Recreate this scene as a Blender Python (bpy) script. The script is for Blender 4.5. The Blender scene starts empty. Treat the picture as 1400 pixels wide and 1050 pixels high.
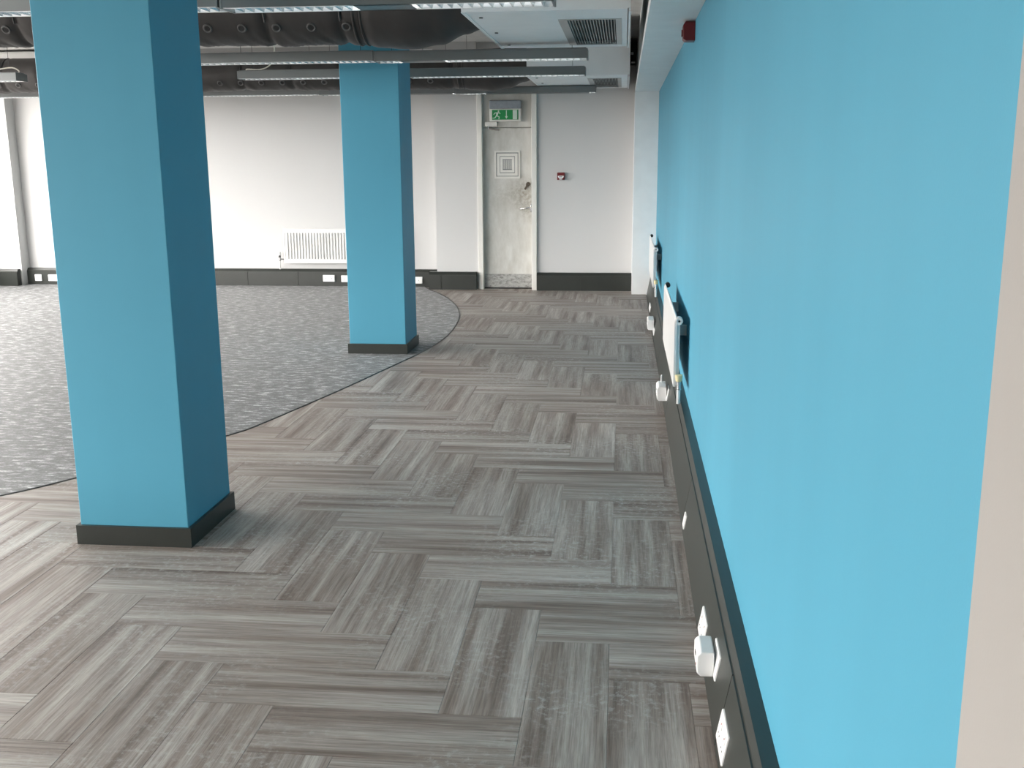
import bpy, bmesh, math, random
from mathutils import Vector, Matrix, noise
random.seed(7)
S = bpy.context.scene
COL = S.collection

# ------------------------------------------------------------------ camera
yaw, pitch, roll, FPX = -0.105007, -0.213742, -0.006437, 1426.65
fw = Vector((math.sin(yaw)*math.cos(pitch), math.cos(yaw)*math.cos(pitch), math.sin(pitch)))
rt = Vector((math.cos(yaw), -math.sin(yaw), 0)); up = rt.cross(fw)
r2 = rt*math.cos(roll)+up*math.sin(roll); u2 = -rt*math.sin(roll)+up*math.cos(roll)
cam = bpy.data.cameras.new('camera'); co = bpy.data.objects.new('camera', cam); COL.objects.link(co)
cam.sensor_width = 36; cam.lens = FPX/1400*36; cam.clip_start = .05
m = Matrix((r2, u2, -fw)).transposed().to_4x4(); m.translation = (0, 0, 1.64)
co.matrix_world = m; S.camera = co

# ------------------------------------------------------------------ world, light, exposure
W = bpy.data.worlds.new('sky'); S.world = W; W.use_nodes = True
nt = W.node_tree; nt.nodes.clear()
tc = nt.nodes.new('ShaderNodeTexCoord'); sx = nt.nodes.new('ShaderNodeSeparateXYZ')
cr = nt.nodes.new('ShaderNodeValToRGB'); bg = nt.nodes.new('ShaderNodeBackground'); wo = nt.nodes.new('ShaderNodeOutputWorld')
nt.links.new(tc.outputs['Generated'], sx.inputs[0]); nt.links.new(sx.outputs['Z'], cr.inputs[0])
e = cr.color_ramp.elements
e[0].position = 0.0; e[0].color = (.13, .12, .11, 1)           # street level
e[1].position = 0.03; e[1].color = (1.0, .962, .925, 1)          # overcast sky
nt.links.new(cr.outputs[0], bg.inputs[0]); bg.inputs[1].default_value = 8.0
nt.links.new(bg.outputs[0], wo.inputs[0])
S.view_settings.view_transform = 'Standard'; S.view_settings.look = 'None'
S.view_settings.gamma = 1; S.view_settings.use_curve_mapping = False
S.view_settings.exposure = 1.56

def portal(name, loc, rot, sx_, sy_):
    l = bpy.data.lights.new(name, 'AREA'); l.shape = 'RECTANGLE'; l.size = sx_; l.size_y = sy_
    l.cycles.is_portal = True
    o = bpy.data.objects.new(name, l); COL.objects.link(o); o.location = loc; o.rotation_euler = rot

# ------------------------------------------------------------------ materials
def nodes(name):
    mt = bpy.data.materials.new(name); mt.use_nodes = True
    n = mt.node_tree; b = n.nodes['Principled BSDF']
    return mt, n, b
def N(n, t, **k):
    x = n.nodes.new(t)
    for a, v in k.items(): setattr(x, a, v)
    return x
def mapping(n, src, scale):
    mp = N(n, 'ShaderNodeMapping'); mp.inputs['Scale'].default_value = scale
    n.links.new(src, mp.inputs[0]); return mp.outputs[0]
def noise_tex(n, vec, scale, detail=3, rough=.5):
    t = N(n, 'ShaderNodeTexNoise'); t.inputs['Scale'].default_value = scale
    t.inputs['Detail'].default_value = detail; t.inputs['Roughness'].default_value = rough
    n.links.new(vec, t.inputs['Vector']); return t.outputs['Fac']
def ramp(n, fac, stops):
    r = N(n, 'ShaderNodeValToRGB'); el = r.color_ramp.elements
    while len(el) < len(stops): el.new(.5)
    for x, (p, c) in zip(el, stops):
        x.position = p; x.color = (*c, 1) if len(c) == 3 else c
    n.links.new(fac, r.inputs[0]); return r.outputs[0]
def mix(n, fac, a, b, mode='MIX'):
    x = N(n, 'ShaderNodeMix', data_type='RGBA', blend_type=mode)
    for sock, v in ((0, fac), (6, a), (7, b)):
        if hasattr(v, 'is_linked') or hasattr(v, 'links'): n.links.new(v, x.inputs[sock])
        elif sock == 0: x.inputs[0].default_value = v
        else: x.inputs[sock].default_value = (*v, 1)
    return x.outputs[2]
def bump(n, b, h, strength, dist=.01):
    bp = N(n, 'ShaderNodeBump'); bp.inputs['Strength'].default_value = strength; bp.inputs['Distance'].default_value = dist
    n.links.new(h, bp.inputs['Height']); n.links.new(bp.outputs[0], b.inputs['Normal'])
def plain(name, c, rough=.5, metal=0, var=.06, scale=6, bstr=0, bscale=60, spec=.5):
    mt, n, b = nodes(name)
    g = N(n, 'ShaderNodeNewGeometry').outputs['Position']
    f = noise_tex(n, g, scale, 4)
    lo = tuple(x*(1-var) for x in c); hi = tuple(min(1, x*(1+var)) for x in c)
    n.links.new(ramp(n, f, [(.3, lo), (.7, hi)]), b.inputs['Base Color'])
    b.inputs['Roughness'].default_value = rough; b.inputs['Metallic'].default_value = metal
    b.inputs['Specular IOR Level'].default_value = spec
    if bstr: bump(n, b, noise_tex(n, g, bscale, 3), bstr, .002)
    return mt

M = {}
def roller_paint(name, c, rough, v=.025):
    mt, n, b = nodes(name)
    g = N(n, 'ShaderNodeNewGeometry').outputs['Position']
    f = noise_tex(n, mapping(n, g, (3.2, 3.2, .12)), 1.0, 3)       # soft vertical roller bands
    n.links.new(ramp(n, f, [(.3, tuple(x*(1-v) for x in c)), (.7, tuple(x*(1+v) for x in c))]), b.inputs['Base Color'])
    b.inputs['Roughness'].default_value = rough; b.inputs['Specular IOR Level'].default_value = .22
    bump(n, b, noise_tex(n, g, 220, 2), .08, .001)
    return mt
M['blue'] = roller_paint('blue_wall_paint', (.080, .305, .425), .5)
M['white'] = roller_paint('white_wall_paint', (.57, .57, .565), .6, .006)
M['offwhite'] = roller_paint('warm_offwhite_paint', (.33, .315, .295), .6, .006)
M['white2'] = plain('white_soffit_paint', (.86, .87, .87), .5, var=.03)
M['ceil'] = plain('ceiling_paint', (.80, .80, .79), .8, var=.04)
M['skirt'] = plain('charcoal_skirting_paint', (.021, .0245, .021), .38, var=.08, scale=9)
M['unit'] = plain('unit_casing_paint', (.85, .87, .88), .45, var=.02)
M['grille'] = plain('grille_aluminium', (.42, .43, .43), .4, .6, var=.03)
M['dark'] = plain('dark_recess', (.012, .012, .013), .7)
M['alu'] = plain('luminaire_grey_casing', (.17, .185, .187), .4, .3, var=.03)
M['louvre'] = plain('luminaire_white_louvre', (.86, .87, .88), .18, .25, var=.02)
M['louvre_dark'] = plain('luminaire_blade_metal', (.45, .50, .52), .2, .8, var=.03)
M['plastic'] = plain('white_plastic', (.82, .82, .81), .3, var=.02)
M['rad'] = plain('radiator_enamel', (.70, .70, .69), .28, var=.02)
M['chrome'] = plain('chromed_metal', (.62, .62, .62), .22, 1, var=.04)
M['bronze'] = plain('dull_lock_metal', (.12, .10, .08), .4, .8, var=.2, scale=60)
M['cream'] = plain('cream_plastic_cap', (.72, .62, .36), .4, var=.06)
M['red'] = plain('red_plastic', (.13, .003, .005), .35, var=.06)
M['black'] = plain('black_plastic', (.01, .01, .011), .4)
M['frame'] = plain('door_frame_gloss', (.70, .69, .65), .35, var=.04)
M['cable'] = plain('cream_cable', (.70, .68, .60), .5)
M['green'] = plain('sign_green', (.012, .25, .07), .35, var=.04)
M['signwhite'] = plain('sign_pale', (.62, .75, .66), .4, var=.04)
M['signgrey'] = plain('sign_grey_top', (.25, .28, .31), .5, var=.1, scale=30)
M['neon'] = plain('red_switch_mark', (.35, .02, .02), .4)
M['edge'] = plain('black_edge_trim', (.02, .02, .02), .45)
M['floorbase'] = plain('floor_screed', (.27, .25, .235), .45, var=.12)
M['frame_win'] = plain('window_frame_paint', (.7, .7, .7), .4)
mt, n, b = nodes('added_tube_glow'); b.inputs['Emission Color'].default_value = (1, .99, .96, 1); b.inputs['Emission Strength'].default_value = 7.0
b.inputs['Base Color'].default_value = (.9, .9, .9, 1); M['tube_glow'] = mt  # tubes taken as unlit; glow added so the louvres look white

def fabric():
    mt, n, b = nodes('duct_fabric')
    g = N(n, 'ShaderNodeNewGeometry').outputs['Position']
    f = noise_tex(n, g, 5, 4)
    n.links.new(ramp(n, f, [(.3, (.020, .018, .0175)), (.7, (.031, .0285, .0275))]), b.inputs['Base Color'])
    b.inputs['Roughness'].default_value = .62
    b.inputs['Sheen Weight'].default_value = .1
    bump(n, b, noise_tex(n, g, 300, 2), .15, .001)
    return mt
M['fabric'] = fabric()

def plank_mat():
    mt, n, b = nodes('striped_vinyl_plank')
    t = N(n, 'ShaderNodeTexCoord').outputs['Object']
    rnd = N(n, 'ShaderNodeObjectInfo').outputs['Random']
    cx = N(n, 'ShaderNodeCombineXYZ')
    for i, k in enumerate((37., 91., 53.)):
        mm = N(n, 'ShaderNodeMath', operation='MULTIPLY'); mm.inputs[1].default_value = k
        n.links.new(rnd, mm.inputs[0]); n.links.new(mm.outputs[0], cx.inputs[i])
    ad = N(n, 'ShaderNodeVectorMath', operation='ADD'); n.links.new(t, ad.inputs[0]); n.links.new(cx.outputs[0], ad.inputs[1])
    v = ad.outputs[0]
    broad = noise_tex(n, mapping(n, v, (.8, 16, 1)), 1.0, 3, .5)
    fine = noise_tex(n, mapping(n, v, (3.2, 95, 1)), 1.0, 4, .65)
    hair = noise_tex(n, mapping(n, v, (11, 300, 1)), 1.0, 3, .65)
    c = ramp(n, broad, [(.26, (.135, .100, .083)), (.40, (.235, .193, .168)), (.54, (.335, .297, .270)), (.72, (.435, .408, .377))])
    c2 = ramp(n, fine, [(.32, (.62, .58, .55)), (.5, (.98, .98, .98)), (.68, (1.25, 1.26, 1.26))])
    c = mix(n, .85, c, c2, 'MULTIPLY')
    c3 = ramp(n, hair, [(.3, (.62, .61, .60)), (.62, (1.16, 1.16, 1.16))])
    c = mix(n, .6, c, c3, 'MULTIPLY')
    tone = ramp(n, rnd, [(0, (.90, .89, .88)), (1, (1.10, 1.10, 1.10))])
    c = mix(n, 1.0, c, tone, 'MULTIPLY')
    # scuffs and plaster dust left on the floor
    p = N(n, 'ShaderNodeNewGeometry').outputs['Position']
    d1 = noise_tex(n, p, 1.6, 3); d2 = noise_tex(n, p, 38, 6, .75)
    dm = N(n, 'ShaderNodeMath', operation='MULTIPLY')
    r1 = ramp(n, d1, [(.42, (0, 0, 0)), (.64, (1, 1, 1))]); r2_ = ramp(n, d2, [(.50, (0, 0, 0)), (.68, (1, 1, 1))])
    n.links.new(r1, dm.inputs[0]); n.links.new(r2_, dm.inputs[1])
    dd = N(n, 'ShaderNodeMath', operation='MULTIPLY'); dd.inputs[1].default_value = .75
    n.links.new(dm.outputs[0], dd.inputs[0])
    c = mix(n, dd.outputs[0], c, (.52, .52, .50))
    n.links.new(c, b.inputs['Base Color'])
    rr = N(n, 'ShaderNodeMapRange'); rr.inputs[3].default_value = .40; rr.inputs[4].default_value = .56
    n.links.new(fine, rr.inputs[0]); n.links.new(rr.outputs[0], b.inputs['Roughness'])
    b.inputs['Specular IOR Level'].default_value = .4
    bump(n, b, hair, .10, .001)
    return mt
M['plank'] = plank_mat()

def carpet_mat():
    mt, n, b = nodes('flecked_grey_carpet')
    p = N(n, 'ShaderNodeNewGeometry').outputs['Position']
    fleck = noise_tex(n, mapping(n, p, (10.5, 30, 1)), 1.0, 4, .62)
    patch = noise_tex(n, mapping(n, p, (4, 6, 1)), 1.0, 2)
    speck = noise_tex(n, p, 95, 4, .75)
    c = ramp(n, fleck, [(.38, (.048, .050, .052)), (.50, (.085, .088, .089)), (.56, (.16, .164, .165)), (.66, (.42, .42, .42))])
    c = mix(n, .5, c, ramp(n, patch, [(.3, (.8, .8, .8)), (.7, (1.2, 1.2, 1.2))]), 'MULTIPLY')
    c = mix(n, .85, c, ramp(n, speck, [(.36, (.30, .30, .30)), (.64, (1.7, 1.7, 1.7))]), 'MULTIPLY')
    n.links.new(c, b.inputs['Base Color']); b.inputs['Roughness'].default_value = .6
    b.inputs['Sheen Weight'].default_value = .10; b.inputs['Sheen Roughness'].default_value = .5
    bump(n, b, speck, .35, .003)
    return mt
M['carpet'] = carpet_mat()

def door_mat():
    mt, n, b = nodes('grubby_door_paint')
    p = N(n, 'ShaderNodeNewGeometry').outputs['Position']
    s1 = noise_tex(n, mapping(n, p, (6, 6, 2.2)), 1.0, 5, .65)
    c = ramp(n, s1, [(.3, (.44, .43, .39)), (.62, (.60, .60, .57))])
    def blot(x, z, r, amt):
        d = N(n, 'ShaderNodeVectorMath', operation='DISTANCE'); d.inputs[1].default_value = (x, 13.2, z)
        n.links.new(p, d.inputs[0])
        f = N(n, 'ShaderNodeMapRange'); f.inputs[1].default_value = 0; f.inputs[2].default_value = r
        f.inputs[3].default_value = amt; f.inputs[4].default_value = 0
        n.links.new(d.outputs['Value'], f.inputs[0])
        g = N(n, 'ShaderNodeMath', operation='MULTIPLY'); n.links.new(f.outputs[0], g.inputs[0])
        n.links.new(ramp(n, noise_tex(n, p, 24, 5, .7), [(.32, (0, 0, 0)), (.6, (1, 1, 1))]), g.inputs[1])
        return g.outputs[0]
    for x, z, r, a in ((-1.22, 1.2, .26, .8), (-1.16, 1.0, .2, .6), (-1.5, 1.2, .3, .25)):
        c = mix(n, blot(x, z, r, a), c, (.20, .17, .12))
    n.links.new(c, b.inputs['Base Color']); b.inputs['Roughness'].default_value = .45
    return mt
M['door'] = door_mat()
def kick_mat():
    mt, n, b = nodes('scuffed_kick_plate')
    p = N(n, 'ShaderNodeNewGeometry').outputs['Position']
    f = noise_tex(n, mapping(n, p, (14, 14, 26)), 1.0, 6, .75)
    n.links.new(ramp(n, f, [(.34, (.12, .12, .11)), (.46, (.33, .33, .315)), (.6, (.46, .46, .44))]), b.inputs['Base Color'])
    b.inputs['Roughness'].default_value = .4; b.inputs['Metallic'].default_value = .35
    return mt
M['kick'] = kick_mat()

# ------------------------------------------------------------------ mesh helpers
class MB:
    def __init__(s): s.bm = bmesh.new()
    def box(s, x0, x1, y0, y1, z0, z1, bev=0, seg=2):
        vs = [s.bm.verts.new((x, y, z)) for x in (x0, x1) for y in (y0, y1) for z in (z0, z1)]
        fs = [(0, 1, 3, 2), (4, 6, 7, 5), (0, 4, 5, 1), (2, 3, 7, 6), (0, 2, 6, 4), (1, 5, 7, 3)]
        F = [s.bm.faces.new([vs[i] for i in f]) for f in fs]
        if bev:
            ed = list({e_ for f in F for e_ in f.edges})
            bmesh.ops.bevel(s.bm, geom=ed, offset=bev, segments=seg, profile=.5, affect='EDGES')
        return s
    def prism(s, pts, axis, a, b_, shift=0):
        """pts: 2-D outline; axis 'x': pts=(y,z), 'y': pts=(x,z), 'z': pts=(x,y); shift moves the far end (in x)"""
        def P(p, t, k):
            if axis == 'x': return (t, p[0], p[1])
            if axis == 'y': return (p[0]+k, t, p[1])
            return (p[0], p[1], t)
        A = [s.bm.verts.new(P(p, a, 0)) for p in pts]; B = [s.bm.verts.new(P(p, b_, shift)) for p in pts]
        k = len(pts)
        s.bm.faces.new(A); s.bm.faces.new(B[::-1])
        for i in range(k): s.bm.faces.new((A[i], B[i], B[(i+1) % k], A[(i+1) % k]))
        return s
    def tube(s, path, r, seg=10, cap=True):
        rings = []
        P = [Vector(p) for p in path]
        R_ = r if isinstance(r, (list, tuple)) else [r]*len(P)
        ref = None
        for i, p in enumerate(P):
            d = (P[min(i+1, len(P)-1)]-P[max(i-1, 0)]).normalized()
            if ref is None: ref = Vector((0, 0, 1)) if abs(d.z) < .9 else Vector((1, 0, 0))
            a = (ref-d*ref.dot(d)).normalized(); c = d.cross(a); ref = a
            rings.append([s.bm.verts.new(p+(a*math.cos(t)+c*math.sin(t))*R_[i]) for t in [2*math.pi*j/seg for j in range(seg)]])
        for A, B in zip(rings, rings[1:]):
            for j in range(seg): s.bm.faces.new((A[j], A[(j+1) % seg], B[(j+1) % seg], B[j]))
        if cap: s.bm.faces.new(rings[0][::-1]); s.bm.faces.new(rings[-1])
        return s
    def torus(s, c, nrm, R_, r, seg=18, sub=8):
        nrm = Vector(nrm).normalized(); a = nrm.orthogonal().normalized(); b_ = nrm.cross(a); c = Vector(c); rings = []
        for i in range(seg):
            t = 2*math.pi*i/seg; d = a*math.cos(t)+b_*math.sin(t)
            rings.append([s.bm.verts.new(c+d*(R_+r*math.cos(u))+nrm*r*math.sin(u)) for u in [2*math.pi*j/sub for j in range(sub)]])
        for i in range(seg):
            A, B = rings[i], rings[(i+1) % seg]
            for j in range(sub): s.bm.faces.new((A[j], A[(j+1) % sub], B[(j+1) % sub], B[j]))
        return s
    def disc(s, c, nrm, r, t, seg=18):
        nrm = Vector(nrm).normalized(); c = Vector(c)
        return s.tube([c-nrm*t/2, c+nrm*t/2], r, seg)
    def build(s, name, mat, parent=None, loc=None, smooth=False, kind=None):
        bmesh.ops.recalc_face_normals(s.bm, faces=s.bm.faces[:])
        o0 = Vector(loc) if loc is not None else (wloc(parent) if parent else None)
        if o0 is None:
            xs = [v.co for v in s.bm.verts]
            o0 = Vector(((min(v.x for v in xs)+max(v.x for v in xs))/2, (min(v.y for v in xs)+max(v.y for v in xs))/2, min(v.z for v in xs)))
        for v in s.bm.verts: v.co -= o0
        me = bpy.data.meshes.new(name); s.bm.to_mesh(me); s.bm.free()
        me.materials.append(M[mat])
        if smooth:
            for p in me.polygons: p.use_smooth = True
        o = bpy.data.objects.new(name, me); COL.objects.link(o)
        if parent: o.parent = parent; o.location = o0-wloc(parent)
        else: o.location = o0
        if kind: o['kind'] = kind
        return o
def wloc(o):
    v = Vector(o.location); p = o.parent
    while p: v += Vector(p.location); p = p.parent
    return v
def thing(name, loc, label, cat, group=None):
    o = bpy.data.objects.new(name, None); COL.objects.link(o); o.location = loc; o.empty_display_size = .1
    return tag(o, label, cat, group)
def tag(o, label, cat, group=None):
    o['label'] = label; o['category'] = cat
    if group: o['group'] = group
    return o
def struct(o): o['kind'] = 'structure'; return o
def smooth_by_angle(o, deg=35):
    for p in o.data.polygons: p.use_smooth = True
    bm = bmesh.new(); bm.from_mesh(o.data)
    for ed in bm.edges:
        if len(ed.link_faces) == 2 and ed.calc_face_angle() > math.radians(deg): ed.smooth = False
    bm.to_mesh(o.data); bm.free(); return o

K = .0026                                  # the right wall runs very slightly off the grid
def wx(y): return .375+K*y                 # face of the blue wall
def sx0(y): return .277+K*y                # foot of its skirting
CZ = 3.02                                  # ceiling
XL, YB, YF = -8.85, -4.6, 13.42

# ------------------------------------------------------------------ large structure
floor = struct(MB().box(XL-.2, .9, YB-.2, YF+.2, -.2, 0).build('floor', 'floorbase'))
struct(MB().box(XL-.2, .9, YB-.2, YF+.2, CZ, CZ+.2).build('ceiling', 'ceil'))
# blue right wall and the white wall that follows it towards the viewer
mb = MB(); y0, y1 = 1.07, 12.95
mb.prism([(wx(y0), y0), (.8, y0), (.8, y1), (wx(y1), y1)], 'z', 0, CZ)
struct(mb.build('wall_right', 'blue'))
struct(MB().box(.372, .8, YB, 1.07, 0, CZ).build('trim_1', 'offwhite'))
# far wall: main stretch, left pier, right pier by the door, stretch right of the door
struct(MB().box(XL, .8, YF, YF+.2, 0, CZ).build('wall_far', 'white'))
for k, (a, c, y_, z_) in enumerate(((XL, -7.98, 13.22, 0), (-2.335, -1.80, 13.14, 0), (-1.06, .8, 13.10, 0), (-1.80, -1.06, 13.24, 2.42))):
    struct(MB().box(a, c, y_, YF, z_, CZ).build('trim_%d' % (k+4), 'white'))
# white nib and soffit where the blue wall meets the far wall
struct(MB().box(.128, .5, 12.72, 13.10, 0, 2.385).build('trim_2', 'white2'))
so = MB()
so.prism([(.118, 0.9), (.5, 0.9), (.5, 13.10), (.132, 13.10)], 'z', 2.385, 2.455)
so.prism([(.135, 0.9), (.5, 0.9), (.5, 13.10), (.149, 13.10)], 'z', 2.455, CZ)
so = struct(so.build('trim_3', 'white2'))
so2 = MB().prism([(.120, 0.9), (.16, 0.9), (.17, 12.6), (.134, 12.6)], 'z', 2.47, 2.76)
so2.build('dark_strip', 'skirt', so)  # charcoal strip along the left side of the soffit

# window walls (behind and to the left of the viewer)
def window_wall(name, horiz, fixed, t, a0, a1, wins, sill, head):
    w = MB()
    def sl(mb):
        # unseen left wall, slant added to brighten near floor: turn about far end
        if not horiz: bmesh.ops.rotate(mb.bm, verts=mb.bm.verts[:], cent=(fixed, YF, 0), matrix=Matrix.Rotation(SLANT, 3, 'Z'))
        return mb
    def bx(p, q, z0, z1):
        if horiz: w.box(p, q, fixed-t, fixed, z0, z1)
        else: w.box(fixed-t, fixed, p, q, z0, z1)
    bx(a0, a1, 0, sill); bx(a0, a1, head, CZ)
    c = a0
    for p, q in wins: bx(c, p, sill, head); c = q
    bx(c, a1, sill, head)
    struct(sl(w).build(name, 'white'))
    for p, q in wins:
        f = MB()
        def fb(p_, q_, z0, z1):
            if horiz: f.box(p_, q_, fixed-t*.6, fixed-t*.3, z0, z1)
            else: f.box(fixed-t*.6, fixed-t*.3, p_, q_, z0, z1)
        fb(p, q, sill, sill+.06); fb(p, q, head-.06, head); fb(p, p+.06, sill+.06, head-.06); fb(q-.06, q, sill+.06, head-.06)
        k = max(1, round((q-p)/1.4))
        for i in range(1, k):
            u = p+(q-p)*i/k; fb(u-.03, u+.03, sill+.06, head-.06)
        window_wall.n += 1
        struct(sl(f).build('window_%d' % window_wall.n, 'frame_win'))
        mid = (p+q)/2
        if horiz: portal('daylight_portal', (mid, fixed-t, (sill+head)/2), (math.radians(90), 0, 0), q-p, head-sill)
        else:
            c_ = Matrix.Rotation(SLANT, 3, 'Z') @ Vector((-t, mid-YF, 0))+Vector((fixed, YF, (sill+head)/2))
            portal('daylight_portal', c_, (math.radians(90), 0, math.radians(-90)+SLANT), q-p, head-sill)
window_wall.n = 0
SLANT = math.atan(.34)
window_wall('wall_left', False, XL, .2, YB-1.6, YF, [(-4.3, -.3), (.2, 4.2), (4.7, 8.7), (9.2, 12.8)], .35, 2.85)
window_wall('wall_back', True, YB, .2, XL, .8, [(-2.65, -1.85)], .75, 2.4)

# ------------------------------------------------------------------ floor covering
CURVE = [(-5.28, 3.0), (-4.3, 3.56), (-3.6, 4.13), (-3.077, 4.68), (-2.847, 5.0), (-2.60, 5.43), (-2.349, 5.926), (-2.276, 6.108), (-2.119, 6.74),
         (-1.987, 7.32), (-1.873, 7.87), (-1.775, 8.35), (-1.690, 8.80), (-1.640, 9.25), (-1.625, 9.70), (-1.640, 10.17),
         (-1.680, 10.66), (-1.748, 11.10), (-1.87, 11.63), (-2.05, 12.2), (-2.233, 12.65), (-2.43, 13.05), (-2.56, 13.36)]
def catmull(P, n=6):
    out = []
    for i in range(len(P)-1):
        p0, p1, p2, p3 = P[max(i-1, 0)], P[i], P[i+1], P[min(i+2, len(P)-1)]
        for k in range(n):
            t = k/n
            out.append(tuple(.5*((2*p1[j])+(-p0[j]+p2[j])*t+(2*p0[j]-5*p1[j]+4*p2[j]-p3[j])*t*t+(-p0[j]+3*p1[j]-3*p2[j]+p3[j])*t**3) for j in (0, 1)))
    out.append(P[-1]); return out
CV = catmull(CURVE)
outline = CV+[(-8.83, 13.36)]
carpet = MB().prism(outline, 'z', .001, .0065).build('carpet', 'carpet')
tag(carpet, 'flecked grey carpet with a curved edge laid over the left of the floor', 'carpet')
mb = MB()
prev = None
for i, p in enumerate(CV):
    a = Vector(CV[max(i-1, 0)]); c = Vector(CV[min(i+1, len(CV)-1)]); d = (c-a).normalized(); nn = Vector((d.y, -d.x))
    q = Vector(p)
    ring = [mb.bm.verts.new((*(q+nn*.001), .001)), mb.bm.verts.new((*(q+nn*.013), .001)), mb.bm.verts.new((*(q+nn*.011), .0075)), mb.bm.verts.new((*(q+nn*.001), .0085))]
    if prev:
        for j in range(4): mb.bm.faces.new((prev[j], prev[(j+1) % 4], ring[(j+1) % 4], ring[j]))
    prev = ring
mb.build('edge_trim', 'edge', carpet)

STEP = .2542; OX, OY = -.0197, 3.8393
def inside_carpet(x, y):
    if x < CV[0][0]: return True
    # is the point on the carpet side of the curve?
    poly = outline; c = False; j = len(poly)-1
    for i in range(len(poly)):
        xi, yi = poly[i]; xj, yj = poly[j]
        if (yi > y) != (yj > y) and x < (xj-xi)*(y-yi)/(yj-yi)+xi: c = not c
        j = i
    return c
def clip_x(poly, xm):
    out = []
    for i, p in enumerate(poly):
        q = poly[(i+1) % len(poly)]
        if p[0] <= xm: out.append(p)
        if (p[0] <= xm) != (q[0] <= xm):
            t = (xm-p[0])/(q[0]-p[0]); out.append((xm, p[1]+t*(q[1]-p[1])))
    return out
def clip_y(poly, ym):
    return [(b_, a) for a, b_ in clip_x([(y, x) for x, y in poly], ym)]
def plank_mesh(poly):
    g, be = .0005, .0016
    bm = bmesh.new(); cx = sum(p[0] for p in poly)/len(poly); cy = sum(p[1] for p in poly)/len(poly)
    def ins(d):
        x0 = min(p[0] for p in poly)+d; x1 = max(p[0] for p in poly)-d; y0_ = min(p[1] for p in poly)+d; y1_ = max(p[1] for p in poly)-d
        return [(x0, y0_), (x1, y0_), (x1, y1_), (x0, y1_)]
    L = [[bm.verts.new((*p, z)) for p in ins(d)] for d, z in ((g, .0004), (g, .0038), (be, .0045))]
    bm.faces.new(L[2])
    for A, B in zip(L, L[1:]):
        for i in range(4): bm.faces.new((A[i], A[(i+1) % 4], B[(i+1) % 4], B[i]))
    bmesh.ops.recalc_face_normals(bm, faces=bm.faces[:])
    me = bpy.data.meshes.new('plank'); bm.to_mesh(me); bm.free(); me.materials.append(M['plank']); return me
L2_, W2_ = 1.5*STEP, .5*STEP
full = plank_mesh([(-L2_, -W2_), (L2_, -W2_), (L2_, W2_), (-L2_, W2_)])
fl = wloc(floor); count = 0
XMAX, YMAX = .30, 13.2
def add_plank(i0, j0, ni, nj):
    global count
    x0, x1 = OX+i0*STEP, OX+(i0+ni)*STEP; y0_, y1_ = OY+j0*STEP, OY+(j0+nj)*STEP
    if x0 > XMAX-.01 or y0_ > YMAX-.02 or x1 < -4.6 or y1_ < .9: return
    pts = [(x0+(x1-x0)*a, y0_+(y1_-y0_)*b_) for a in (0, .25, .5, .75, 1) for b_ in (0, .25, .5, .75, 1)]
    if all(inside_carpet(*p) for p in pts): return
    # skip what the frame and a step aside never show
    if x1 < -1.2-.55*y1_ or y1_ < 1.2: return
    cut = x1 > XMAX or y1_ > YMAX
    horiz = ni == 3
    if horiz: ctr = ((x0+x1)/2, (y0_+y1_)/2); ang = 0 if random.random() < .5 else math.pi
    else: ctr = ((x0+x1)/2, (y0_+y1_)/2); ang = math.pi/2
    if cut:
        ang = 0 if horiz else math.pi/2
        xc, yc = min(x1, XMAX), min(y1_, YMAX)
        if horiz: poly = [(x0-ctr[0], y0_-ctr[1]), (xc-ctr[0], yc-ctr[1])]
        else: poly = [(y0_-ctr[1], -(xc-ctr[0])), (yc-ctr[1], -(x0-ctr[0]))]
        (ax, ay), (bx_, by_) = poly
        me = plank_mesh([(ax, ay), (bx_, ay), (bx_, by_), (ax, by_)])
    else: me = full
    o = bpy.data.objects.new('plank', me); COL.objects.link(o)
    o.parent = floor; o.location = Vector((ctr[0], ctr[1], .0))-fl; o.rotation_euler = (0, 0, ang)
    count += 1
for j in range(-12, 40):
    for mm in range(-12, 14):
        add_plank(-3-j+6*mm, j, 3, 1)
for i in range(-20, 3):
    for mm in range(-8, 12):
        add_plank(i, -6-i+6*mm, 1, 3)
print('planks', count)

# ------------------------------------------------------------------ skirtings
def right_skirt():
    y0_, y1_ = 1.07, 12.72
    prof = [(.004, 0), (.0475, .235), (.058, .262), (.30, .262), (.30, 0)]
    mb = MB()
    A = [mb.bm.verts.new((sx0(y0_)+p[0], y0_, p[1])) for p in prof]; B = [mb.bm.verts.new((sx0(y1_)+p[0], y1_, p[1])) for p in prof]
    mb.bm.faces.new(A); mb.bm.faces.new(B[::-1])
    for i in range(len(prof)): mb.bm.faces.new((A[i], B[i], B[(i+1) % len(prof)], A[(i+1) % len(prof)]))
    base = struct(mb.build('baseboard_right', 'skirt'))
    js = [1.07, 2.72, 4.55, 6.62, 8.35, 9.92, 11.38, 12.72]
    for a, c in zip(js, js[1:]):
        pm = MB(); a += .003; c -= .003
        pr = [(0, .002), (.0415, .226), (.050, .226), (.05, .002)]
        A = [pm.bm.verts.new((sx0(a)+p[0], a, p[1])) for p in pr]; B = [pm.bm.verts.new((sx0(c)+p[0], c, p[1])) for p in pr]
        pm.bm.faces.new(A); pm.bm.faces.new(B[::-1])
        for i in range(4): pm.bm.faces.new((A[i], B[i], B[(i+1) % 4], A[(i+1) % 4]))
        pm.build('panel', 'skirt', base)
    # cover strip along the top shelf
    sh = MB()
    A = [(sx0(1.07)+.058, 1.07), (wx(1.07)+.01, 1.07), (wx(5.75)+.01, 5.75), (sx0(5.75)+.058, 5.75)]
    sh.prism(A, 'z', .262, .2635)
    sh.build('top_shelf', 'skirt', base)
right_skirt()
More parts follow.
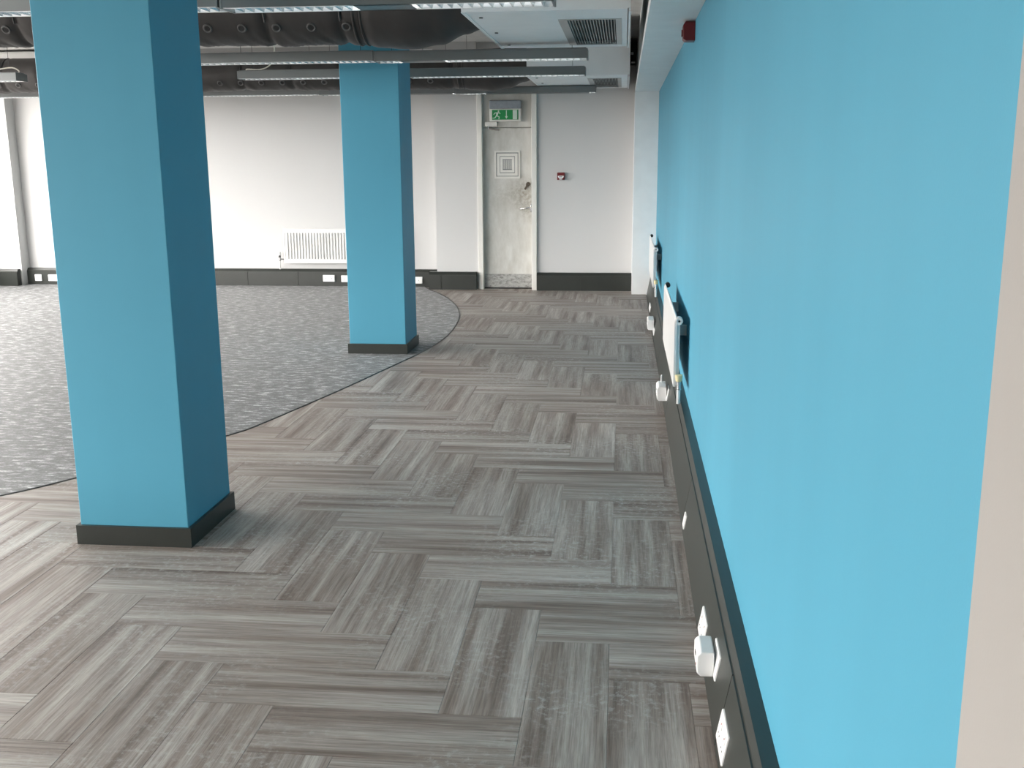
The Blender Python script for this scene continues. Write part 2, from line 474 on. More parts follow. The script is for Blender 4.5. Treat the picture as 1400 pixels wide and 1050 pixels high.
def far_skirt(nm, x0, x1, yf, joints, h=.225):
    d = .07
    prof = [(yf+.006, 0), (yf+.006, h-.03), (yf+.012, h-.026), (yf+.03, h), (yf+d+.06, h), (yf+d+.06, 0)]
    base = struct(MB().prism(prof, 'x', x0, x1).build(nm, 'skirt'))
    js = [x0]+joints+[x1]
    for a, c in zip(js, js[1:]):
        MB().box(a+.003, c-.003, yf, yf+.02, .003, h-.036).build('panel', 'skirt', base)
    return base
far_skirt('baseboard_far', -7.99, -2.32, 13.335, [-6.62, -5.55, -4.905, -4.22, -2.75])
far_skirt('baseboard_pier', XL, -8.0, 13.13, [-8.9])
far_skirt('baseboard_door_left', -2.43, -1.82, 13.055, [-2.27])
b3 = far_skirt('baseboard_door_right', -1.055, .127, 13.02, [-.5])

# ------------------------------------------------------------------ door at the far end
door = bpy.data.objects.new('door_1', None); COL.objects.link(door); door.location = (-1.43, 13.22, 0); struct(door)
leaf = MB().box(-1.738, -1.118, 13.215, 13.26, .018, 1.998, .004).build('door_leaf', 'door', door)
MB().box(-1.735, -1.121, 13.209, 13.216, .022, .19).build('kick_plate', 'kick', leaf)
MB().box(-1.80, -1.738, 13.12, 13.30, 0, 2.42, .004).box(-1.752, -1.736, 13.20, 13.3, 0, 2.0).build('door_jamb', 'frame', door)
MB().box(-1.118, -1.055, 13.06, 13.30, 0, 2.42, .004).build('door_jamb', 'frame', door)
MB().box(-1.738, -1.118, 13.20, 13.30, 2.004, 2.42).build('transom_panel', 'door', door)
MB().box(-1.738, -1.118, 13.21, 13.33, 0, .017).build('threshold', 'dark', door)
v = MB()   # stepped square vent
for (a, c, y_, w_) in ((0, .318, 13.198, .020), (.030, .288, 13.204, .034), (.070, .248, 13.208, .030)):
    X0_, X1_, Z0_, Z1_ = -1.592+a, -1.592+c+0, 1.385+a*1.05, 1.385+.337-a*1.05
    X1_ = -1.592+.318-a
    v.box(X0_, X1_, y_, 13.216, Z0_, Z0_+w_).box(X0_, X1_, y_, 13.216, Z1_-w_, Z1_)
    v.box(X0_, X0_+w_, y_, 13.216, Z0_+w_, Z1_-w_).box(X1_-w_, X1_, y_, 13.216, Z0_+w_, Z1_-w_)
vent = v.build('vent_frame', 'frame', leaf)
MB().box(-1.57, -1.296, 13.2135, 13.2165, 1.41, 1.70).build('vent_backing', 'alu', leaf)
sl = MB()
for i in range(9): sl.box(-1.487+i*.0135, -1.481+i*.0135, 13.209, 13.214, 1.50, 1.61)
sl.build('vent_slats', 'frame', leaf, kind='stuff')
lk = MB().disc((-1.172, 13.205, 1.315), (0, 1, 0), .026, .024).box(-1.2, -1.162, 13.19, 13.2, 1.285, 1.32, .004)
lk.tube([(-1.185, 13.195, 1.29), (-1.215, 13.19, 1.25)], .012, 8)
lk.build('door_lock', 'bronze', leaf)
hd = MB().box(-1.145, -1.12, 13.203, 13.216, .965, 1.065, .004).tube([(-1.133, 13.21, 1.03), (-1.133, 13.165, 1.03), (-1.15, 13.155, 1.028), (-1.275, 13.155, 1.008)], .010, 8)
hd.build('door_handle', 'chrome', leaf, smooth=True)
cl = MB().box(-1.70, -1.55, 13.15, 13.20, 2.02, 2.07, .006).build('door_closer', 'frame', door)
MB().tube([(-1.66, 13.17, 2.02), (-1.66, 13.17, 1.985), (-1.53, 13.195, 1.975)], .010, 6).build('closer_arm', 'chrome', cl)

# exit sign on the transom
ex = thing('exit_sign', (-1.445, 13.19, 2.08), 'green emergency exit sign with a running figure above the far door', 'sign')
MB().box(-1.640, -1.252, 13.13, 13.20, 2.075, 2.225, .006).build('sign_housing', 'frame', ex)
MB().box(-1.643, -1.249, 13.115, 13.20, 2.225, 2.325, .012).build('sign_top', 'signgrey', ex)
MB().box(-1.608, -1.286, 13.124, 13.131, 2.094, 2.212).build('sign_panel', 'green', ex)
fg = MB()
fx, fz = -1.552, 2.100; s_ = .108
def q2(*pts): fg.prism([(fx+px*s_, fz+pz*s_) for px, pz in pts], 'y', 13.1215, 13.1245)
fg.prism([(fx+.22*s_+.085*s_*math.cos(t*math.pi/5), fz+.89*s_+.085*s_*math.sin(t*math.pi/5)) for t in range(10)], 'y', 13.1215, 13.1245)
q2((-.05, .42), (.10, .40), (.22, .70), (.16, .78), (-.02, .74))                   # trunk
q2((.16, .76), (.22, .70), (.42, .58), (.46, .64), (.26, .80))                     # front arm
q2((-.02, .76), (.05, .68), (-.18, .64), (-.30, .48), (-.36, .52), (-.24, .72))    # rear arm
q2((.02, .44), (.10, .40), (.34, .28), (.30, .0), (.22, .0), (.24, .24), (-.02, .36))   # front leg
q2((-.05, .44), (.05, .38), (-.16, .12), (-.46, .08), (-.46, .16), (-.20, .20))    # rear leg
fg.build('running_figure', 'signwhite', ex)
ar = MB().prism([(-1.436, 2.205), (-1.426, 2.205), (-1.426, 2.135), (-1.413, 2.135), (-1.431, 2.104), (-1.449, 2.135), (-1.436, 2.135)], 'y', 13.1215, 13.1245)
ar.build('down_arrow', 'signwhite', ex)
MB().box(-1.352, -1.298, 13.1215, 13.1245, 2.098, 2.208).build('door_symbol', 'signwhite', ex)

# fire call point
cp = thing('fire_call_point', (-.757, 13.1, 1.366), 'small square red fire alarm call point on the white far wall', 'alarm')
MB().box(-.803, -.711, 13.055, 13.10, 1.366, 1.456, .005).build('call_point_body', 'red', cp)
MB().prism([(-.792, 1.417), (-.722, 1.417), (-.722, 1.404), (-.73, 1.392), (-.784, 1.392), (-.792, 1.404)], 'y', 13.051, 13.056).build('glass_element', 'plastic', cp)
MB().box(-.778, -.736, 13.0505, 13.052, 1.401, 1.408).build('push_mark', 'black', cp)
MB().prism([(-.779, 1.385), (-.735, 1.385), (-.742, 1.372), (-.772, 1.372)], 'y', 13.0515, 13.056).build('lower_label', 'plastic', cp)

# ------------------------------------------------------------------ blue columns
def column(x, y, label):
    c = thing('column', (x, y, 0), label, 'column', 'blue columns')
    MB().box(x-.2435, x+.2435, y-.2435, y+.2435, .005, CZ, .003, 1).build('shaft', 'blue', c)
    mb = MB(); o, i, h = .2585, .2435, .091
    pts = [(-o, -o), (o, -o), (o, o), (-o, o)]
    for k in range(4):
        pass
    mb.box(x-o, x+o, y-o, y-i, .005, h).box(x-o, x+o, y+i, y+o, .005, h).box(x-o, x-i, y-i, y+i, .005, h).box(x+i, x+o, y-i, y+i, .005, h)
    mb.build('skirting', 'skirt', c)
column(-2.0795, 4.336, 'square blue column nearest the viewer standing on the plank floor')
column(-2.060, 8.868, 'square blue column further back standing on the grey carpet edge')

# ------------------------------------------------------------------ radiators
def right_radiator(y0_, y1_, label):
    xw = wx((y0_+y1_)/2); xf = xw-.087
    z0, z1 = .352, .752
    r = thing('radiator', (xw-.05, (y0_+y1_)/2, z0), label, 'radiator', 'white radiators on the blue wall')
    pr = [(xf, z0), (xf, z1-.022), (xf+.004, z1-.008), (xf+.009, z1), (xf+.013, z1-.004), (xf+.013, z0)]
    MB().prism(pr, 'y', y0_, y1_).build('front_panel', 'rad', r)
    f = MB()
    k = int((y1_-y0_-.12)/.04)
    for i in range(k): f.prism([(y0_+.06+i*.04, z0+.04), (y0_+.082+i*.04, z0+.04), (y0_+.082+i*.04, z1-.05), (y0_+.06+i*.04, z1-.05)], 'x', xf+.013, xf+.033)
    f.build('convector_fins', 'rad', r, kind='stuff')
    MB().box(xf+.013, xf+.031, y0_+.012, y0_+.018, z0+.006, z1-.045).build('side_panel', 'rad', r)
    MB().box(xf+.013, xf+.031, y1_-.018, y1_-.012, z0+.006, z1-.045).build('side_panel', 'rad', r)
    for yy in (y0_+.3, y1_-.3):
        MB().box(xf+.033, xw+.002, yy-.012, yy+.012, z1-.15, z1-.09).build('wall_bracket', 'rad', r)
    pg = MB().disc((xf+.024, y0_+.012, z1-.02), (0, 1, 0), .022, .05).torus((xf+.024, y0_-.013, z1-.02), (0, 1, 0), .016, .006)
    pg.build('vent_plug', 'rad', r, smooth=False)
    MB().disc((xf+.024, y0_-.014, z1-.02), (0, 1, 0), .006, .008, 8).build('vent_screw', 'black', r)
    MB().disc((xf+.026, y1_-.02, z1-.004), (0, 1, 0), .017, .05).build('blanking_plug', 'dark', r)
    xv = xf+.029; yv = y0_-.045
    MB().tube([(xv, yv, .263), (xv, yv, .345)], .0105, 12).build('pipe', 'rad', r)
    MB().tube([(xv, yv, .345), (xv, yv, .352), (xv, yv, .352), (xv, yv, .375), (xv, yv, .375), (xv, yv, .392)], [.014, .014, .011, .011, .015, .015], 10).tube([(xv, yv, .383), (xv, y0_+.01, .383)], .011, 10).build('valve_body', 'chrome', r)
    MB().tube([(xv, yv, .392), (xv, yv, .398), (xv, yv, .428), (xv, yv, .432)], [.015, .018, .022, .019], 14).build('valve_cap', 'cream', r)
    xq = xv; yq = y1_+.045
    MB().tube([(xq, yq, .263), (xq, yq, .39)], .0105, 12).tube([(xq, yq, .383), (xq, y1_-.01, .383)], .011, 10).build('return_pipe', 'rad', r)
right_radiator(5.90, 7.50, 'white panel radiator on the blue wall with cream valve cap, nearer one')
right_radiator(10.55, 12.25, 'white panel radiator on the blue wall beside the white nib')

def far_radiator():
    x0, x1, z0, z1, yb = -4.405, -2.80, .305, .752, YF
    r = thing('radiator', ((x0+x1)/2, yb-.05, z0), 'white ribbed radiator on the far white wall behind the further column', 'radiator')
    mb = MB(); yf = yb-.085
    # pressed panel: corrugated front between a flat top and bottom band
    xs = [x0, x0+.02]; prof = [(x0, yf+.02), (x0+.02, yf+.006)]
    x = x0+.03
    while x < x1-.05:
        prof += [(x, yf+.013), (x+.014, yf+.013), (x+.0175, yf-.006), (x+.036, yf-.006)]; x += .0395
    prof += [(x1-.02, yf+.006), (x1, yf+.02)]
    zz = [z0+.055, z1-.055]
    mb.prism(prof+[(x1, yf+.035), (x0, yf+.035)], 'z', zz[0], zz[1])
    flat = [(x0, yf+.016), (x0+.012, yf+.002), (x1-.012, yf+.002), (x1, yf+.016), (x1, yf+.035), (x0, yf+.035)]
    mb.prism(flat, 'z', z0, zz[0]).prism(flat, 'z', zz[1], z1)
    mb.build('front_panel', 'rad', r)
    for xx in (x0+.25, x1-.25): MB().box(xx-.02, xx+.02, yf+.035, yb+.002, z0+.04, z1-.05).build('wall_bracket', 'rad', r)
    xv = x0-.06
    MB().tube([(xv, yf+.02, .222), (xv, yf+.02, .34)], .009, 10).build('pipe', 'rad', r)
    MB().tube([(xv, yf+.02, .33), (xv, yf+.02, .375)], .014, 10).tube([(xv, yf+.02, .355), (x0+.01, yf+.02, .355)], .011, 8).build('valve_body', 'chrome', r)
    MB().tube([(xv, yf+.02, .375), (xv, yf+.02, .405)], [.018, .012], 12).build('valve_collar', 'black', r)
    MB().tube([(xv, yf+.02, .405), (xv, yf+.02, .41), (xv, yf+.02, .445)], [.016, .02, .018], 12).build('valve_cap', 'plastic', r)
far_radiator()

# ------------------------------------------------------------------ sockets in the skirtings
def far_socket(x0, x1, z0, yf, label, double=True):
    z1 = z0+.086; xc = (x0+x1)/2
    s = thing('wall_socket', (xc, yf, z0), label, 'socket', 'white sockets along the far skirting')
    MB().box(x0, x1, yf-.022, yf+.004, z0, z1, .004).build('face_plate', 'plastic', s)
    n_ = 2 if double else 1; w_ = (x1-x0)/n_
    for k in range(n_):
        cx = x0+w_*(k+.5)
        MB().box(cx-.008, cx+.008, yf-.026, yf-.021, z1-.03, z1-.012, .001).build('switch', 'plastic', s)
        h = MB().box(cx-.003, cx+.003, yf-.0225, yf-.0215, z0+.036, z0+.046).box(cx-.014, cx-.008, yf-.0225, yf-.0215, z0+.018, z0+.022).box(cx+.008, cx+.014, yf-.0225, yf-.0215, z0+.018, z0+.022)
        h.build('pin_holes', 'dark', s, kind='stuff')
far_socket(-3.883, -3.726, .066, 13.335, 'white double socket in the far skirting below the ribbed radiator, fully visible')
far_socket(-3.640, -3.483, .062, 13.335, 'white double socket in the far skirting half hidden by the further column')
far_socket(-2.655, -2.565, .048, 13.335, 'white single socket in the far skirting right of the further column', False)
far_socket(-7.864, -7.772, .054, 13.335, 'white square single socket beside the dark step at the far left', False)
far_socket(-7.675, -7.52, .053, 13.335, 'white double socket at the far left partly behind the nearest column')

LEAN = .0415/.224
def lean(y, z): return sx0(y)+z*LEAN
def right_plate(y0_, y1_, z0, label, group='white plates in the right skirting', marks=True, h=.086):
    yc = (y0_+y1_)/2; x = lean(yc, z0+h/2)
    s = thing('wall_socket', (x, yc, z0), label, 'socket', group)
    def pl(mb, nm, mat):
        # plates lie on the leaning skirting face
        for v_ in mb.bm.verts:
            v_.co.x += (v_.co.z-(z0+h/2))*LEAN
        return mb.build(nm, mat, s, kind='stuff' if nm == 'pin_holes' else None)
    pl(MB().box(x-.006, x+.004, y0_, y1_, z0, z0+h, .003), 'face_plate', 'plastic')
    if marks:
        k = 2 if y1_-y0_ > .12 else 1
        for i in range(k):
            cy = y0_+(y1_-y0_)*(i+.5)/k
            pl(MB().box(x-.0095, x-.005, cy-.02-.008, cy-.02+.008, z0+h-.032, z0+h-.012, .001), 'switch', 'plastic')
            pl(MB().box(x-.0101, x-.0092, cy-.023, cy-.017, z0+h-.017, z0+h-.0135), 'switch_mark', 'neon')
            pl(MB().box(x-.0066, x-.0058, cy-.003, cy+.003, z0+.05, z0+.06).box(x-.0066, x-.0058, cy-.014, cy-.008, z0+.026, z0+.03).box(x-.0066, x-.0058, cy+.008, cy+.014, z0+.026, z0+.03), 'pin_holes', 'dark')
    return s
right_plate(2.560, 2.715, .040, 'white double socket in the right skirting nearest the viewer, nothing plugged in')
right_plate(3.275, 3.435, .026, 'white double socket in the right skirting just beyond the plugged in adaptor')
right_plate(2.925, 3.065, .094, 'white socket plate in the right skirting with a blocky adaptor plugged in', marks=False, h=.078)
right_plate(4.42, 4.49, .030, 'thin white blank plate in the right skirting between adaptor and radiator', marks=False, h=.06)
right_plate(6.70, 6.84, .080, 'white socket plate in the right skirting under the nearer radiator', marks=False, h=.076)
right_plate(9.55, 9.85, .03, 'long white plate in the right skirting before the radiator by the nib', marks=False, h=.05)
right_plate(11.10, 11.45, .02, 'white plate in the right skirting at its far end by the nib', marks=False, h=.06)

def adaptor(y0_, y1_, z0, z1, depth, label, lead=False):
    yc = (y0_+y1_)/2; x1 = lean(yc, (z0+z1)/2)-.009
    a = thing('plug_adaptor', (x1-depth/2, yc, z0), label, 'adaptor', 'white plug in adaptors')
    mb = MB()
    c = .012
    pr = [(x1, z0), (x1-depth+c, z0), (x1-depth, z0+c), (x1-depth, z1-c), (x1-depth+c, z1), (x1, z1)]
    mb.prism(pr, 'y', y0_, y1_)
    bmesh.ops.bevel(mb.bm, geom=mb.bm.edges[:], offset=.004, segments=2, profile=.5, affect='EDGES')
    mb.build('adaptor_body', 'plastic', a)
    MB().box(x1-depth-.0012, x1-depth+.002, yc-.012, yc+.012, (z0+z1)/2+.006, (z0+z1)/2+.016).build('outlet_slot', 'dark', a)
    MB().box(x1-depth-.0012, x1-depth+.002, yc-.03, yc-.024, (z0+z1)/2-.016, (z0+z1)/2-.01).build('indicator_mark', 'neon', a)
    MB().box(x1-.001, x1+.006, yc-.02, yc+.02, z0+.03, z1-.03).build('plug_back', 'black', a)
    if lead: MB().tube([(x1-depth*.45, y1_-.03, z1-.004), (x1-depth*.45, y1_-.02, z1+.018), (x1-depth*.40, y1_+.02, z1+.034)], .006, 8).build('lead_stub', 'plastic', a)
adaptor(2.965, 3.085, .088, .168, .052, 'blocky white plug in adaptor low on the right skirting near the viewer')
adaptor(6.74, 6.93, .070, .165, .062, 'white plug in adaptor with a short lead under the nearer radiator', True)
adaptor(9.72, 9.98, .055, .150, .062, 'white plug in adaptor furthest away on the right skirting')

# ------------------------------------------------------------------ ceiling equipment
def unit(x0, x1, y0_, y1_, zb, gx, gy, label):
    u = thing('ceiling_unit', ((x0+x1)/2, (y0_+y1_)/2, zb), label, 'air unit', 'boxed ceiling units')
    # casing: sides and a bottom with a hole for the grille
    c = MB(); t = .012
    c.box(x0, x1, y0_, y0_+t, zb+.006, CZ).box(x0, x1, y1_-t, y1_, zb+.006, CZ)
    c.box(x0, x0+t, y0_+t, y1_-t, zb+.006, CZ).box(x1-t, x1, y0_+t, y1_-t, zb-.012, CZ)
    c.build('casing', 'unit', u)
    ax0, ax1, ay0, ay1 = gx[0], gx[1], gy[0], gy[1]
    p = MB(); a, b_, y_a, y_b = x0+.004, x1-t-.006, y0_+.004, y1_-.004
    p.box(a, ax0, y_a, y_b, zb, zb+.012).box(ax1, b_, y_a, y_b, zb, zb+.012).box(ax0, ax1, y_a, ay0, zb, zb+.012).box(ax0, ax1, ay1, y_b, zb, zb+.012)
    p.build('access_panel', 'unit', u)
    MB().box(x0-.001, x0+.022, y0_+.002, y1_-.002, zb-.004, zb+.004).build('edge_flange', 'unit', u)
    g = MB(); w_ = .055
    def bar(xa, xb, ya, yb): g.box(xa, xb, ya, yb, zb-.004, zb+.014)
    bar(ax0, ax0+w_, ay0, ay1); bar(ax1-w_*.7, ax1, ay0, ay1); bar(ax0+w_, ax1-w_*.7, ay0, ay0+.02); bar(ax0+w_, ax1-w_*.7, ay1-.02, ay1)
    gr = g.build('grille_frame', 'grille', u)
    n_ = 16; xa, xb = ax0+w_, ax1-w_*.7; pt = (xb-xa)/n_
    me = None
    for i in range(n_):
        if me is None:
            s = MB().prism([(-.003, 0), (.002, 0), (.002, .02), (-.003, .02)], 'y', ay0+.02, ay1-.02).build('slat', 'grille', gr, loc=(0, (ay0+ay1)/2, 0)); me = s.data
        else:
            s = bpy.data.objects.new('slat', me); COL.objects.link(s); s.parent = gr
        s.location = Vector((xa+pt*(i+.5), (ay0+ay1)/2, zb+.002))-wloc(gr)
    MB().box(ax0+.01, ax1-.01, ay0+.01, ay1-.01, zb+.024, zb+.03).build('grille_backing', 'dark', u)
    for fy in (.12, .5, .88):
        yy = y0_+(y1_-y0_)*fy
        MB().disc((x0+.085, yy, zb-.001), (0, 0, 1), .012, .008, 10).build('screw', 'black', u)
unit(-.965, .032, 6.42, 8.54, 2.48, (-.418, -.022), (6.84, 8.35), 'white boxed ceiling unit with slatted grille, nearer of the two')
unit(-.99, .055, 11.0, 13.05, 2.447, (-.385, -.03), (11.40, 12.85), 'white boxed ceiling unit with slatted grille against the far wall')

def duct(yc, zc, r, xl, xr_straight, xend, zend, noz_x, noz_n, label, seams, hang):
    d = thing('fabric_duct', ((xl+xend)/2, yc, zc), label, 'duct', 'dark fabric air ducts')
    rise = lambda x: max(0, -2.3-x)*(.012 if yc < 10 else .003)              # hangs a little higher towards the windows
    def tubemesh(xa, xb, nx, cfun, bag):
        mb = MB(); seg = 72; rows = []
        for i in range(nx+1):
            t = i/nx; x = xa+(xb-xa)*t; cz, rr = cfun(t); cz += rise(x)
            row = []
            for j in range(seg):
                a = 2*math.pi*j/seg
                ca, sa = math.cos(a), math.sin(a)            # a=0 points to -Y, -pi/2 points down
                low = max(0, -sa-.15)
                # gathered cloth: slanting folds, strongest on the sagging underside
                u = x*9+a*1.1
                f1 = 1-abs(noise.noise(Vector((u*1.3, a*.7+x*.6, yc))))*2
                f2 = 1-abs(noise.noise(Vector((u*3.1+5, a*1.2, yc+3))))*2
                am = .3 if bag else 1
                wr = ((f1-.5)*.0085*(low+.10)+(f2-.5)*.006*(low+.12))*am
                wr += noise.noise(Vector((x*2.2, a*.9, yc)))*.010
                sm = 0
                for sx_ in seams:
                    dd = abs(x-sx_)
                    if dd < .07: sm -= .020*(1-dd/.07)**2
                q = rr+wr+sm
                row.append(mb.bm.verts.new((x, yc-ca*q, cz+sa*q)))
            rows.append(row)
        for A, B in zip(rows, rows[1:]):
            for j in range(seg): mb.bm.faces.new((A[j], B[j], B[(j+1) % seg], A[(j+1) % seg]))
        mb.bm.faces.new(rows[0]); mb.bm.faces.new(rows[-1][::-1])
        return mb
    tubemesh(xl, xr_straight, int((xr_straight-xl)/.02), lambda t: (zc, r), False).build('duct_run', 'fabric', d, smooth=True)
    ctrl = [(0, zc, r*1.0), (.12, zc+.005, r*1.10), (.4, zc+.0, r*1.15), (.65, zc+.02, r*1.12), (.85, zc+.07, r*1.06), (1, zend, r*.97)]
    def cf(t):
        for (t0, a0, b0), (t1, a1, b1) in zip(ctrl, ctrl[1:]):
            if t <= t1+1e-9:
                u = (t-t0)/(t1-t0); u = u*u*(3-2*u); return (a0+(a1-a0)*u, b0+(b1-b0)*u)
    tubemesh(xr_straight-.01, xend, int((xend-xr_straight)/.015), cf, True).build('end_sleeve', 'fabric', d, smooth=True)
    for dx in (0, -.05):
        MB().torus((xr_straight+dx, yc, zc), (1, 0, 0), r+.004, .009, 48, 8).build('clamp_band', 'fabric', d, smooth=True)
    for sx_ in seams:
        if sx_ < xr_straight-.1 and sx_ > xl:
            path = [(sx_, yc-math.cos(a)*(r-.004), zc+rise(sx_)+math.sin(a)*(r-.004)) for a in [math.radians(x) for x in range(100, -36, -8)]]
            MB().tube(path, .007, 6).build('seam', 'black', d)
    ang = math.radians(-37); nv = Vector((0, -math.cos(ang), math.sin(ang)))
    for k in range(noz_n):
        x = noz_x-.2415*k
        c = Vector((x, yc, zc+rise(x)))+nv*(r+.003)
        rg = MB().torus(c, nv, .026, .0075).build('nozzle', 'alu_noz', d, smooth=True)
        MB().disc(c-nv*.004, nv, .0195, .012, 16).build('nozzle_hole', 'dark', rg)
    x = xl+.4
    while x < xr_straight-.3:
        MB().tube([(x, yc, zc+rise(x)+r-.02), (x, yc, CZ)], .004, 6).build('hanger', 'alu', d); x += hang
    return d
M['alu_noz'] = plain('nozzle_rim', (.075, .075, .075), .4)
duct(7.40, 2.655, .245, -6.7, -1.76, -.966, 2.735, -1.861, 13, 'dark grey wrinkled fabric air duct along the ceiling, nearer of the two', [-2.42, -3.0, -3.62, -4.2, -4.8, -5.4, -1.90], 1.6)
duct(12.03, 2.596, .196, -8.15, -1.78, -.992, 2.685, -2.140, 24, 'dark grey wrinkled fabric air duct close to the far wall', [-2.55, -3.16, -3.72, -4.30, -4.9, -5.5, -6.1, -6.7, -7.15, -1.9], 1.7)

def luminaire(x0, x1, y, label, blank=None, cable=None, zb=2.36):
    w, h = .098, .078
    l = thing('linear_light', ((x0+x1)/2, y, zb), label, 'light', 'suspended linear lights')
    zt = zb+h
    c = MB()
    c.prism([(y-w, zb), (y-w+.006, zb), (y-w+.006, zt-.006), (y+w-.006, zt-.006), (y+w-.006, zb), (y+w, zb), (y+w, zt-.012), (y+w-.03, zt), (y-w+.03, zt), (y-w, zt-.012)], 'x', x0+.012, x1-.012)
    c.build('housing', 'alu', l)
    for a, b_ in ((x0, x0+.012), (x1-.012, x1)):
        MB().box(a, b_, y-w-.001, y+w+.001, zb-.003, zt-.008, .002).build('end_cap', 'alu', l)
    # white side reflectors and cross blades of the louvre
    rf = MB()
    for s_ in (-1, 1):
        rf.prism([(y+s_*(w-.007), zb-.001), (y+s_*(w-.022), zb-.001), (y+s_*.05, zt-.015), (y+s_*.046, zt-.015), (y+s_*(w-.026), zb+.004), (y+s_*(w-.007), zb+.004)], 'x', x0+.014, x1-.014)
    rf.box(x0+.014, x1-.014, y-.06, y+.06, zt-.016, zt-.012)
    rf.build('reflector', 'louvre', l)
    lv = MB(); x = x0+.06
    while x < x1-.05:
        if not (blank and blank[0] < x < blank[1]):
            lv.prism([(x-.003, zb), (x+.003, zb), (x+.016, zb+.032), (x-.016, zb+.032)], 'y', y-w+.02, y+w-.02)
        x += .05
    lv.build('louvre_blades', 'louvre_dark', l, kind='stuff')
    if blank: MB().box(blank[0], blank[1], y-w+.007, y+w-.007, zb-.001, zb+.003).build('grey_strip', 'alu', l)  # plain grey strip where the blades are left out
    MB().tube([(x0+.05, y, zb+.048), (x1-.05, y, zb+.048)], .012, 10).build('glow_tube', 'tube_glow', l)  # added glow inside an unlit fitting, whitens its underside
    for xx in (x0+.12, x1-.12):
        top = next((zb_-.005 for xa, xb, ya, yb, zb_ in ((-.97, .04, 6.4, 8.56, 2.468), (-1., .06, 10.98, 13.07, 2.447)) if xa < xx < xb and ya < y < yb), CZ)
        MB().tube([(xx, y, zt-.004), (xx, y, top)], .0018, 5).build('suspension_wire', 'black', l)
    if cable == 'left':
        pts = [(x0+.07, y-.02, zt-.004), (x0+.07, y-.02, zt+.012), (x0+.19, y-.02, zt+.008), (x0+.27, y-.02, zt+.03), (x0+.32, y-.02, zt+.08), (x0+.345, y-.02, zt+.2), (x0+.345, y-.02, CZ)]
        MB().tube(catmull3(pts), .006, 8).build('supply_cable', 'cable', l, smooth=True)
    if cable == 'right':
        pts = [(x1-.9, y-.02, CZ), (x1-.8, y-.02, zt+.12), (x1-.55, y-.02, zt+.02), (x1-.25, y-.02, zt+.03), (x1-.08, y-.02, zt+.045), (x1-.01, y-.02, zt+.012), (x1-.03, y-.02, zt-.006)]
        MB().tube(catmull3(pts), .006, 8).build('supply_cable', 'cable', l, smooth=True)
def catmull3(P, n=5):
    out = []
    for i in range(len(P)-1):
        p0, p1, p2, p3 = P[max(i-1, 0)], P[i], P[i+1], P[min(i+2, len(P)-1)]
        for k in range(n):
            t = k/n
            out.append(tuple(.5*((2*p1[j])+(-p0[j]+p2[j])*t+(2*p0[j]-5*p1[j]+4*p2[j]-p3[j])*t*t+(-p0[j]+3*p1[j]-3*p2[j]+p3[j])*t**3) for j in range(3)))
    out.append(P[-1]); return out
Ln = 1.62
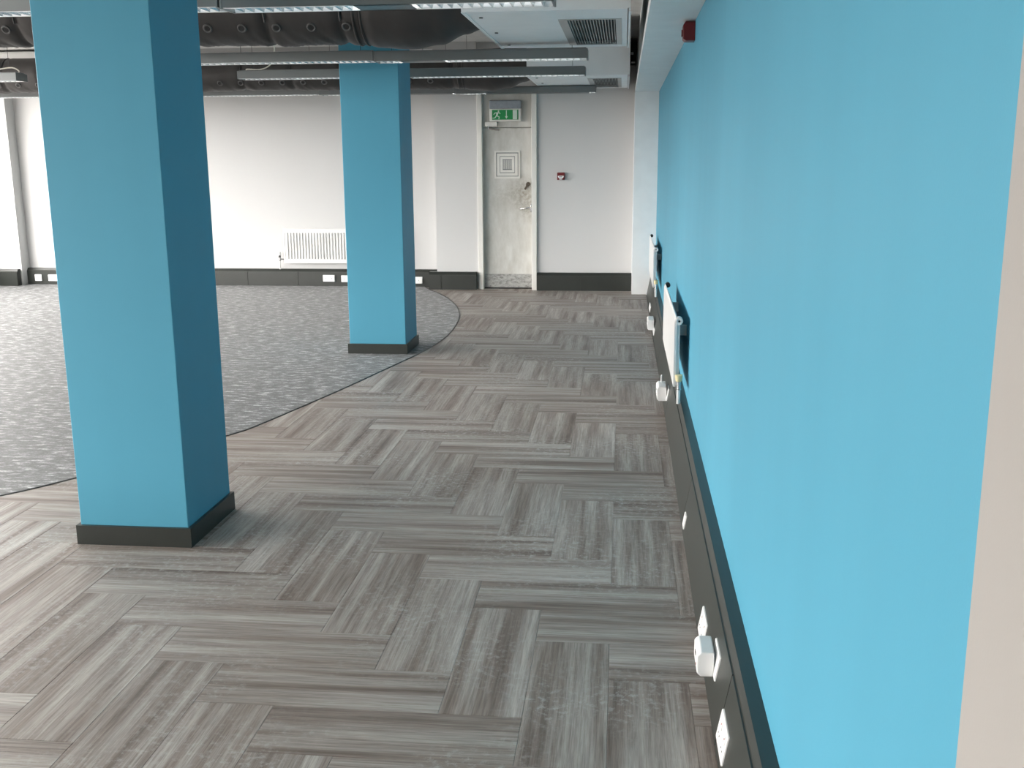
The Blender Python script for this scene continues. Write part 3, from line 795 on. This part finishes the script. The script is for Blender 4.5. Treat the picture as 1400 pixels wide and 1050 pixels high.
rows = [
 (5.25, 2.357, [(-.335, 'suspended linear light in the nearest row, right hand length below the nearer ceiling unit', (-1.30, -1.02), None),
                (-1.965, 'suspended linear light in the nearest row, length that passes behind the nearest column', None, None)]),
 (8.20, 2.360, [(-.274, 'suspended linear light in the second row, crossing in front of the further column', (-1.70, -1.36), None),
                (-1.897, 'suspended linear light in the second row, left length ending behind the nearest column', None, None)]),
 (9.90, 2.368, [(-.350, 'suspended linear light in the third row, length right of the further column', None, None),
                (-1.972, 'suspended linear light in the third row with a looping white cable on its left end', None, 'left'),
                (-5.77, 'suspended linear light in the third row, at the far left, cable along its top', None, 'right')]),
 (12.50, 2.366, [(-.320, 'suspended linear light in the last row, length in front of the door', (-1.6, -.4), None),
                (-1.945, 'suspended linear light in the last row, length seen right and left of the further column', (-2.9, -2.0), None),
                (-3.57, 'suspended linear light in the last row, first length left of the further column', None, None),
                (-5.195, 'suspended linear light in the last row, length behind the nearest column', None, None),
                (-6.82, 'suspended linear light in the last row, length at the far left edge', None, None)])]
for y, zb, L in rows:
    for x1, lab, blank, cab in L:
        luminaire(x1-Ln, x1, y, lab, blank, cab, zb+.004*max(0, -x1-.4))

# small things high on the walls
fs = thing('alarm_sounder', (wx(6.25), 6.25, 2.30), 'red alarm sounder high on the blue wall under the soffit', 'alarm')
xw = wx(6.25)
mb = MB().prism([(xw+.002, 2.275), (xw-.05, 2.275), (xw-.066, 2.285), (xw-.068, 2.36), (xw-.055, 2.378), (xw+.002, 2.378)], 'y', 6.20, 6.31)
bmesh.ops.bevel(mb.bm, geom=mb.bm.edges[:], offset=.004, segments=2, profile=.5, affect='EDGES')
mb.build('sounder_body', 'red', fs)
MB().disc((xw-.068, 6.255, 2.32), (1, 0, 0), .02, .012, 14).build('sounder_grille', 'red', fs)
bb = thing('black_speaker', (.1, 13.02, 2.70), 'small black box with two pale fittings high beside the soffit', 'speaker')
MB().box(.06, .147, 12.94, 13.10, 2.70, 2.97, .004).build('speaker_body', 'black', bb)
MB().box(.075, .105, 12.925, 12.945, 2.815, 2.845, .004).build('pale_fitting', 'plastic', bb)
MB().box(.08, .125, 12.925, 12.945, 2.72, 2.738, .004).build('pale_fitting', 'plastic', bb)

tr = thing('cable_trunking', (-5.0, YF-.03, 2.90), 'white cable trunking along the top of the far wall', 'trunking')
MB().box(-7.9, -2.36, YF-.045, YF, 2.905, 2.965, .004).build('trunking_body', 'white2', tr)
for k in range(9):
    x = -2.9-.58*k
    MB().box(x-.05, x+.05, YF-.06, YF-.04, 2.905, 2.918).build('clip', 'dark', tr)
ac = thing('wall_air_conditioner', (-7.6, 13.3, 2.78), 'white wall unit with rounded corners high at the far left', 'air conditioner')
mb = MB().box(-8.02, -7.15, 13.10, 13.30, 2.80, 2.995, .03, 3); mb.build('unit_body', 'plastic', ac)
MB().box(-7.97, -7.2, 13.28, YF, 2.82, 2.97).build('back_plate', 'plastic', ac)
